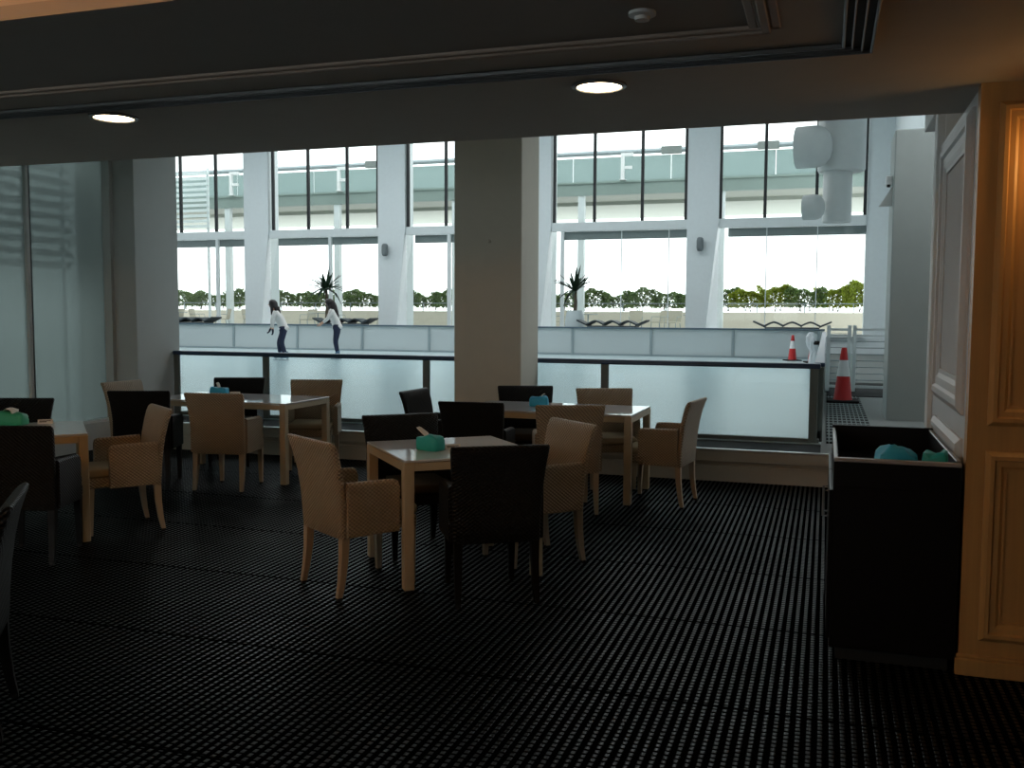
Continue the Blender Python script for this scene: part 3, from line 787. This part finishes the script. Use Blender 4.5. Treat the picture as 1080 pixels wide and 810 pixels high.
def stem_mesh(seed, z1):
    rnd = random.Random(seed); bm = NB()
    for k in range(5):
        x, y = rnd.uniform(-.3, .3), rnd.uniform(-.15, .15)
        tube(bm, [(x, y, .03), (x + rnd.uniform(-.12, .12), y, z1 * .5), (x + rnd.uniform(-.3, .3), y, z1)], .018, 5, [1, .8, .5])
    return bm
def bush(label, seed, yellow, n, h):
    t = thing('hedge_bush', label, 'bush', group='hedge bushes in the planter')
    link('foliage', bush_mesh(seed, int(n * 2.0), .86, .20, .22 * h, h, .085), M['leafy' if yellow else 'leaf'], t)
    link('stem', stem_mesh(seed, h * .8), M['stem'], t)
    return t
protos = [bush('', 1, False, 420, .97), bush('', 2, False, 380, .91), bush('', 3, True, 620, 1.05), bush('', 4, False, 420, .95)]
first = set()
lab_g = 'green hedge bush standing in the cream planter wall beyond the terrace'
lab_y = 'yellow green hedge bush in the planter outside the right end window'
k = 0; x = -36.0
while x < 3.2:
    yl = x > -4.6
    i = (2 if k % 3 else 3) if yl else (k * 7 % 2 + (0 if k % 5 else 0))
    if not yl and k % 4 == 3: i = 3
    pr = protos[i]; lab = lab_y if yl else lab_g
    hs = 1.0 + .12 * sin(k * 2.4) + (.02 + max(0, x + 4.6) * .02 if yl else 0)
    loc = (x, 42.45 + .65 * (k % 2), 1.657)
    if i not in first:
        first.add(i); o = pr; o.location = loc
    else:
        o = dup(pr, lab, loc, pi * (k % 2))
    lab, grp = ((lab_y, 'yellow green hedge bushes') if i == 2 else ('green hedge bush between yellow green ones, outside the right end window', 'green bushes at the right end')) if yl else (lab_g, 'green hedge bushes')
    o['label'] = lab; o['group'] = grp
    o.scale = (1, 1, hs)
    k += 1; x += 1.17 + .03 * sin(k * 1.7)
t = thing('planter_railing', 'thin steel railing along the front of the hedge planter', 'railing', (0, 42.1, 1.65))
link('rail', tube(NB(), [(-44, 0, .38), (4, 0, .38)], .022, 6), M['steel'], t)
for k in range(25):
    link('post', B((-43.8 + 1.95 * k - .02, -.02, 0), (-43.8 + 1.95 * k + .02, .02, .38)), M['steel'], t)

# terrace chairs and tables
def tchair(label, x, y, rz, proto=[None]):
    if proto[0]: return dup(proto[0], label, (x, y, .80), rz)
    t = thing('terrace_chair', label, 'chair', (x, y, .80), rz, 'pale chairs on the terrace')
    link('seat', B((-.25, -.24, .42), (.25, .25, .47), .01), M['outchair'], t)
    bm = prism(NB(), [(-.25, -.24, .44), (.25, -.24, .44), (.27, -.34, .90), (-.27, -.34, .90)], (0, -.03, 0)); link('backrest', bm, M['outchair'], t)
    for sx in (-1, 1):
        for y0, y1 in ((.21, .23), (-.22, -.30)):
            link('leg', tube(NB(), [(sx * .22, y0, .42), (sx * .24, y1, 0)], .016, 6), M['steel'], t)
        link('arm', tube(NB(), [(sx * .25, -.27, .66), (sx * .27, .15, .66), (sx * .24, .22, .44)], .014, 6), M['steel'], t)
    proto[0] = t; return t
def ttable(label, x, y, proto=[None]):
    if proto[0]: return dup(proto[0], label, (x, y, .80), 0)
    t = thing('terrace_table', label, 'table', (x, y, .80), 0, 'small tables on the terrace')
    link('tabletop', lathe(NB(), [(.38, .72), (.40, .73), (.40, .745), (.38, .75)], n=28), M['steel'], t)
    link('pedestal', lathe(NB(), [(.03, .72), (.03, .03)], n=12), M['steel'], t)
    link('base', lathe(NB(), [(.25, 0), (.25, .02), (.04, .04)], n=24), M['steel'], t)
    proto[0] = t; return t
px2x = lambda px, y: None
tl = 'pale woven terrace chair outside the '
for x, y, r, lb in ((-29.2, 37.6, 1.2, 'leftmost lower window, first from the left'), (-27.6, 37.2, -1.4, 'leftmost lower window, second from the left'), (-25.9, 36.6, 1.9, 'leftmost lower window, beside its white post'),
                    (-24.9, 37.4, -1.8, 'leftmost lower window, last before the column'),
                    (-21.9, 37.2, 2.9, 'window between the skaters, left of the pair'), (-20.2, 37.0, -1.5, 'window behind the long haired skater'), (-18.1, 37.1, 1.7, 'second lower window, beside the column'),
                    (-10.1, 36.8, 2.8, 'palm window, behind the white pot'), (-7.2, 37.4, 3.3, 'palm window, behind the wavy counter'), (-6.3, 37.6, 2.5, 'palm window, close beside the wavy counter chair'), (-5.6, 36.4, 2.9, 'palm window, at its right end')):
    tchair(tl + lb, x, y, r)
for x, y, lb in ((-28.4, 36.8, 'leftmost lower window'), (-20.9, 36.4, 'window between the skaters'), (-9.1, 37.2, 'palm window, left part'), (-4.95, 37.3, 'palm window, right part')):
    ttable('small round terrace table outside the ' + lb, x, y)

# wavy dark counters behind the far barrier
def counter(label, x, y, proto=[None]):
    if proto[0]: return dup(proto[0], label, (x, y, .309), 0)
    t = thing('wavy_counter', label, 'counter', (x, y, .309), 0, 'wavy topped counters')
    dz = .07
    link('cabinet', B((-.8, -.3, 0), (.8, .3, .80 + dz), .01), M['wave'], t)
    n = 3
    for i in range(n):
        c = -.8 + 1.6 * (i + .5) / n; w = .43
        up_, lo_ = [], []
        for j in range(13):
            s = -1 + 2 * j / 12
            z = .985 + dz - .125 * abs(s) ** 1.4 + (.05 * max(0, abs(s) - .8) if i in (0, 2) else 0)
            up_.append((c + s * w * .66, -.32, z)); lo_.append((c + s * w * .66, -.32, z - .055))
        link('wave_panel', prism(NB(), up_ + lo_[::-1], (0, .64, 0)), M['wave'], t)
    for s in (-1, 1):
        link('wing', prism(NB(), [(s * .78, -.32, .84 + dz), (s * 1.15, -.32, 1.0 + dz), (s * 1.15, -.32, .95 + dz), (s * .80, -.32, .79 + dz)], (0, .64, 0)), M['wave'], t)
    proto[0] = t; return t
counter('dark wavy topped counter below the leftmost lower window', -22.9, 30.4)
counter('dark wavy topped counter right of the long haired skater', -16.35, 30.4)
counter('dark wavy topped counter right of the potted palm', -6.6, 30.4)
counter('dark wavy topped counter below the right end window', -1.0, 30.4)

# potted dracaenas
def potted(label, x, y, pr, ph, th, seed, n, L):
    rnd = random.Random(seed)
    t = thing('potted_dracaena', label, 'potted plant', (x, y, .309), 0, 'potted dracaenas')
    link('pot', lathe(NB(), [(pr * .55, 0), (pr * .8, .12 * ph), (pr, .45 * ph), (pr * .97, .72 * ph), (pr * .8, .95 * ph), (pr * .72, ph), (pr * .66, ph), (pr * .66, ph - .06), (.01, ph - .06)], n=32), M['pot'], t, True)
    link('trunk', tube(NB(), [(0, 0, ph - .07), (.03, 0, ph + th * .5), (0, 0, ph + th)], .065, 8, [1.1, .9, .8]), M['stem'], t)
    for k in range(n):
        a = 2 * pi * k * .382 + rnd.uniform(-.2, .2); el = rnd.uniform(.15, 1.4)
        l = L * rnd.uniform(.75, 1.1); droop = rnd.uniform(.2, .75) * (1.4 - el)
        u = Vector((cos(a), sin(a), 0)); sd_ = Vector((-sin(a), cos(a), 0)); rings = []
        for j in range(6):
            s = j / 5
            c = Vector((0, 0, ph + th + .05 * rnd.random())) + u * (l * s * cos(el)) + Z * (l * s * sin(el) - droop * l * s * s)
            w = .075 * (1 - s) ** .6 * (.6 + min(1, s * 4) * .4) + .003
            rings.append([c - sd_ * w + Z * .012, c - Z * .01, c + sd_ * w + Z * .012, c + Z * .012])
        link('leaf', loft(NB(), rings), M['palm'], t)
    return t
potted('dracaena with spiky dark leaves in a big white egg shaped pot', -8.12, 31.3, .35, 1.36, .60, 3, 30, .95)
potted('bushy dracaena rising behind the long haired skater', -17.55, 31.2, .26, 1.0, 1.05, 8, 40, .85)

# ------------------------------------------------------------------ skaters
def skinned(name, pts, edges, root, m, parent, sub=2):
    me = bpy.data.meshes.new(name)
    me.from_pydata([p[:3] for p in pts], edges, [])
    o = bpy.data.objects.new(name + '_tmp', me); C.objects.link(o)
    md = o.modifiers.new('skin', 'SKIN'); md.use_smooth_shade = True
    if not me.skin_vertices: pass
    for i, p in enumerate(pts):
        sv = me.skin_vertices[0].data[i]
        rr = p[3]
        sv.radius = rr if isinstance(rr, tuple) else (rr, rr)
        sv.use_root = (i == root)
    sb = o.modifiers.new('sub', 'SUBSURF'); sb.levels = sub; sb.render_levels = sub
    bpy.context.view_layer.update()
    dg = bpy.context.evaluated_depsgraph_get()
    nm = bpy.data.meshes.new_from_object(o.evaluated_get(dg)); nm.name = name
    bpy.data.objects.remove(o); bpy.data.meshes.remove(me)
    nm.materials.clear(); nm.materials.append(m)
    for p in nm.polygons: p.use_smooth = True
    ob = bpy.data.objects.new(name, nm); C.objects.link(ob); ob.parent = parent
    return ob

def skater(label, loc, rz, J, gloves, hairfn):
    """J: joints as (forward, side, up); local +x is the way the skater faces"""
    t = thing('skater', label, 'person', loc, rz, 'skaters')
    P, E = [], []
    def add(p, r, par=None):
        P.append((*p, r)); i = len(P) - 1
        if par is not None: E.append((par, i))
        return i
    pel = add(J['hip'], .095); ws = add(J['waist'], .09, pel); ch = add(J['chest'], .115, ws); nb = add(J['neck'], .05, ch)
    hc = Vector(J['head'])
    h1 = add(tuple(hc + Vector((.0, 0, -.075))), .062, nb); h2 = add(tuple(hc + Vector((.005, 0, .0))), .088, h1); add(tuple(hc + Vector((-.005, 0, .075))), .062, h2)
    hands = []
    for s in (1, -1):
        sh = add(J['sh'][s], .05, ch); el = add(J['el'][s], .036, sh); wr = add(J['wr'][s], .024, el)
        d = (Vector(J['wr'][s]) - Vector(J['el'][s])).normalized()
        sd_ = Vector((0, 1, 0)); nrm = d.cross(sd_).normalized()
        palm = Vector(J['wr'][s]) + d * .055
        pi_ = add(tuple(palm), .030, wr)
        for q, ln in ((-.026, .055), (-.009, .068), (.009, .064), (.026, .05)):
            k1 = palm + d * .03 + sd_ * q; k2 = k1 + d * ln * .55 + nrm * .012; k3 = k2 + d * ln * .4 + nrm * .028
            a = add(tuple(k1), .010, pi_); b = add(tuple(k2), .009, a); add(tuple(k3), .008, b)
        th_ = Vector(J['wr'][s]) + d * .03 - sd_ * .034 * s
        a = add(tuple(th_), .011, pi_); add(tuple(th_ + d * .045 - sd_ * .012 * s + nrm * .012), .009, a)
        hp = add(J['leg'][s][0], .075, pel); kn = add(J['leg'][s][1], .062, hp); an = add(J['leg'][s][2], .042, kn)
        ft = Vector(J['leg'][s][2])
        add(tuple(ft + Vector((.13, 0, -.055))), .035, an)
        hands.append((Vector(J['wr'][s]), d, palm))
    skinned('body', P, E, 0, M['skin'], t)
    # face details
    bm = NB(); f = Vector((1, 0, 0))
    bmesh.ops.create_cone(bm, cap_ends=True, segments=8, radius1=.016, radius2=.006, depth=.04, matrix=Matrix.Translation(hc + Vector((.092, 0, -.012))) @ Matrix.Rotation(radians(70), 4, 'Y'))
    link('nose', bm, M['skin'], t, True)
    bm = NB()
    for s in (-1, 1):
        bmesh.ops.create_uvsphere(bm, u_segments=8, v_segments=6, radius=.010, matrix=Matrix.Translation(hc + Vector((.078, s * .032, .015))))
    link('eyes', bm, M['hair'], t, True)
    link('mouth', B(hc + Vector((.070, -.022, -.058)), hc + Vector((.083, .022, -.050)), .003), M['redcone'], t)
    # sweater
    P2, E2 = [], []
    P, E = P2, E2
    def add2(p, r, par=None):
        P2.append((*p, r)); i = len(P2) - 1
        if par is not None: E2.append((par, i))
        return i
    hem = add2(tuple(Vector(J['hip']) + Vector((.015, 0, -.07))), .16); hem = add2(J['hip'], .165, hem)
    ws = add2(J['waist'], .132, hem); ch = add2(J['chest'], .150, ws)
    add2(tuple(Vector(J['neck']) * .7 + Vector(J['chest']) * .3), .085, ch)
    for s in (1, -1):
        sh = add2(J['sh'][s], .072, ch); el = add2(J['el'][s], .054, sh)
        add2(tuple(Vector(J['wr'][s]) * .88 + Vector(J['el'][s]) * .12), .040, el)
    skinned('sweater', P2, E2, 2, M['sweater'], t)
    # trousers, one continuous garment
    P3, E3 = [], []
    def add3(p, r, par=None):
        P3.append((*p, r)); i = len(P3) - 1
        if par is not None: E3.append((par, i))
        return i
    top = add3(tuple(Vector(J['hip']) * .3 + Vector(J['waist']) * .7), .120); pe = add3(tuple(Vector(J['hip']) - Z * .03), .150, top)
    for s in (1, -1):
        h, k_, a = (Vector(v) for v in J['leg'][s])
        hp = add3(tuple(h - Z * .06), .098, pe); kn = add3(tuple(k_), .074, hp); add3(tuple(a * .9 + k_ * .1), .056, kn)
    skinned('trousers', P3, E3, 1, M['denim'], t)
    for s in (1, -1):
        a = Vector(J['leg'][s][2])
        bm = NB()
        loft(bm, [sup(a.x, a.y, .058, .05, a.z + .10, 2.5, 16), sup(a.x + .01, a.y, .065, .052, a.z + .02, 2.5, 16), sup(a.x + .045, a.y, .115, .055, a.z - .03, 2.6, 16), sup(a.x + .05, a.y, .125, .052, a.z - .065, 2.6, 16)])
        sk = link('skate', bm, M['skate'], t, True)
        bm = B((a.x - .09, a.y - .004, 0), (a.x + .19, a.y + .004, .03)); bx(bm, (a.x - .06, a.y - .015, .025), (a.x - .02, a.y + .015, a.z - .06)); bx(bm, (a.x + .10, a.y - .015, .025), (a.x + .14, a.y + .015, a.z - .06))
        link('blade', bm, M['blade'], sk)
    if gloves:
        for w_, d, palm in hands:
            P4 = [(*(w_ - d * .02), .036), (*palm, .040)]; E4 = [(0, 1)]
            for q, ln in ((-.028, .055), (-.010, .068), (.010, .064), (.028, .05)):
                nrm = d.cross(Vector((0, 1, 0))).normalized()
                k1 = palm + d * .03 + Vector((0, q, 0)); k2 = k1 + d * ln * .55 + nrm * .012; k3 = k2 + d * ln * .45 + nrm * .028
                n0 = len(P4); P4 += [(*k1, .015), (*k2, .014), (*k3, .012)]; E4 += [(1, n0), (n0, n0 + 1), (n0 + 1, n0 + 2)]
            n0 = len(P4); P4 += [(*(palm + Vector((0, .045, 0))), .015), (*(palm + d * .04 + Vector((0, .055, 0))), .013)]; E4 += [(1, n0), (n0, n0 + 1)]
            skinned('glove', P4, E4, 1, M['glove'], t)
    link('hair', hairfn(hc), M['hair'], t, True)
    return t

def hair_common(bm, hc, locks):
    # cap over the crown, open at the face, then locks falling down
    rings = []
    for k, (r, z, o) in enumerate(((.102, -.09, -.045), (.112, -.04, -.038), (.114, .02, -.026), (.106, .065, -.018), (.080, .105, -.012), (.035, .128, -.01))):
        rings.append([hc + Vector((o + r * cos(2*pi*i/20) * .98, r * .92 * sin(2*pi*i/20), z)) for i in range(20)])
    loft(bm, rings)
    for path, r, tp in locks:
        tube(bm, [hc + Vector(p) for p in path], r, 10, tp)
    return bm
rot = pi + A
sk1 = dict(hip=(0, 0, .84), waist=(.05, 0, .98), chest=(.135, 0, 1.15), neck=(.215, 0, 1.305), head=(.285, 0, 1.445),
           sh={1: (.175, .165, 1.235), -1: (.175, -.165, 1.235)}, el={1: (.245, .21, 1.01), -1: (.30, -.21, 1.02)}, wr={1: (.235, .19, .81), -1: (.385, -.19, .82)},
           leg={1: ((-.01, .085, .80), (.045, .09, .47), (-.07, .10, .13)), -1: ((.02, -.085, .80), (.145, -.09, .47), (.12, -.10, .13))})
skater('skater in white sweater and dark jeans with navy gloves, leaning forward', (-13.35, 21.5, .3185), rot, sk1, True,
       lambda hc: hair_common(NB(), hc, [([(-.06, 0, .02), (-.12, 0, -.09), (-.15, .02, -.24), (-.19, .03, -.40)], .06, [1.4, 1.4, 1.2, .4]), ([(.0, .085, -.03), (-.01, .10, -.14), (.0, .10, -.27)], .032, [1.2, 1.1, .4]), ([(.0, -.085, -.03), (.0, -.10, -.14), (.02, -.11, -.30)], .032, [1.2, 1.1, .4])]))
sk2 = dict(hip=(-.01, 0, .88), waist=(.04, 0, 1.03), chest=(.09, 0, 1.18), neck=(.145, 0, 1.355), head=(.205, 0, 1.49),
           sh={1: (.105, .165, 1.285), -1: (.105, -.165, 1.285)}, el={1: (.20, .20, 1.08), -1: (.285, -.21, 1.08)}, wr={1: (.36, .16, .98), -1: (.43, -.18, .95)},
           leg={1: ((-.02, .085, .83), (.03, .085, .49), (-.035, .09, .13)), -1: ((0, -.085, .83), (.06, -.085, .49), (.0, -.09, .13))})
skater('skater in white sweater with black hair down to the waist', (-12.35, 22.5, .3185), rot, sk2, False,
       lambda hc: hair_common(NB(), hc, [([(-.05, 0, .03), (-.11, 0, -.10), (-.155, 0, -.24), (-.20, 0, -.40), (-.235, 0, -.56)], .075, [1.35, 1.45, 1.3, 1.0, .4]), ([(-.02, .085, -.02), (-.05, .10, -.16), (-.09, .10, -.34)], .04, [1.2, 1.1, .4]), ([(-.02, -.085, -.02), (-.05, -.11, -.16), (-.08, -.12, -.36)], .04, [1.2, 1.1, .4])]))

# ------------------------------------------------------------------ light
w = bpy.data.worlds.new('overcast'); S.world = w; w.use_nodes = True
bgd = w.node_tree.nodes['Background']; bgd.inputs[0].default_value = (.94, .985, 1.0, 1); bgd.inputs[1].default_value = 2.4

S.view_settings.view_transform = 'Standard'
S.view_settings.look = 'None'
S.view_settings.gamma = 1.0
S.view_settings.use_curve_mapping = False
S.view_settings.exposure = 0.0
S.cycles.use_denoising = True
S.cycles.max_bounces = 10
S.cycles.diffuse_bounces = 5
S.cycles.glossy_bounces = 4
S.cycles.transparent_max_bounces = 40
S.cycles.sample_clamp_indirect = 6
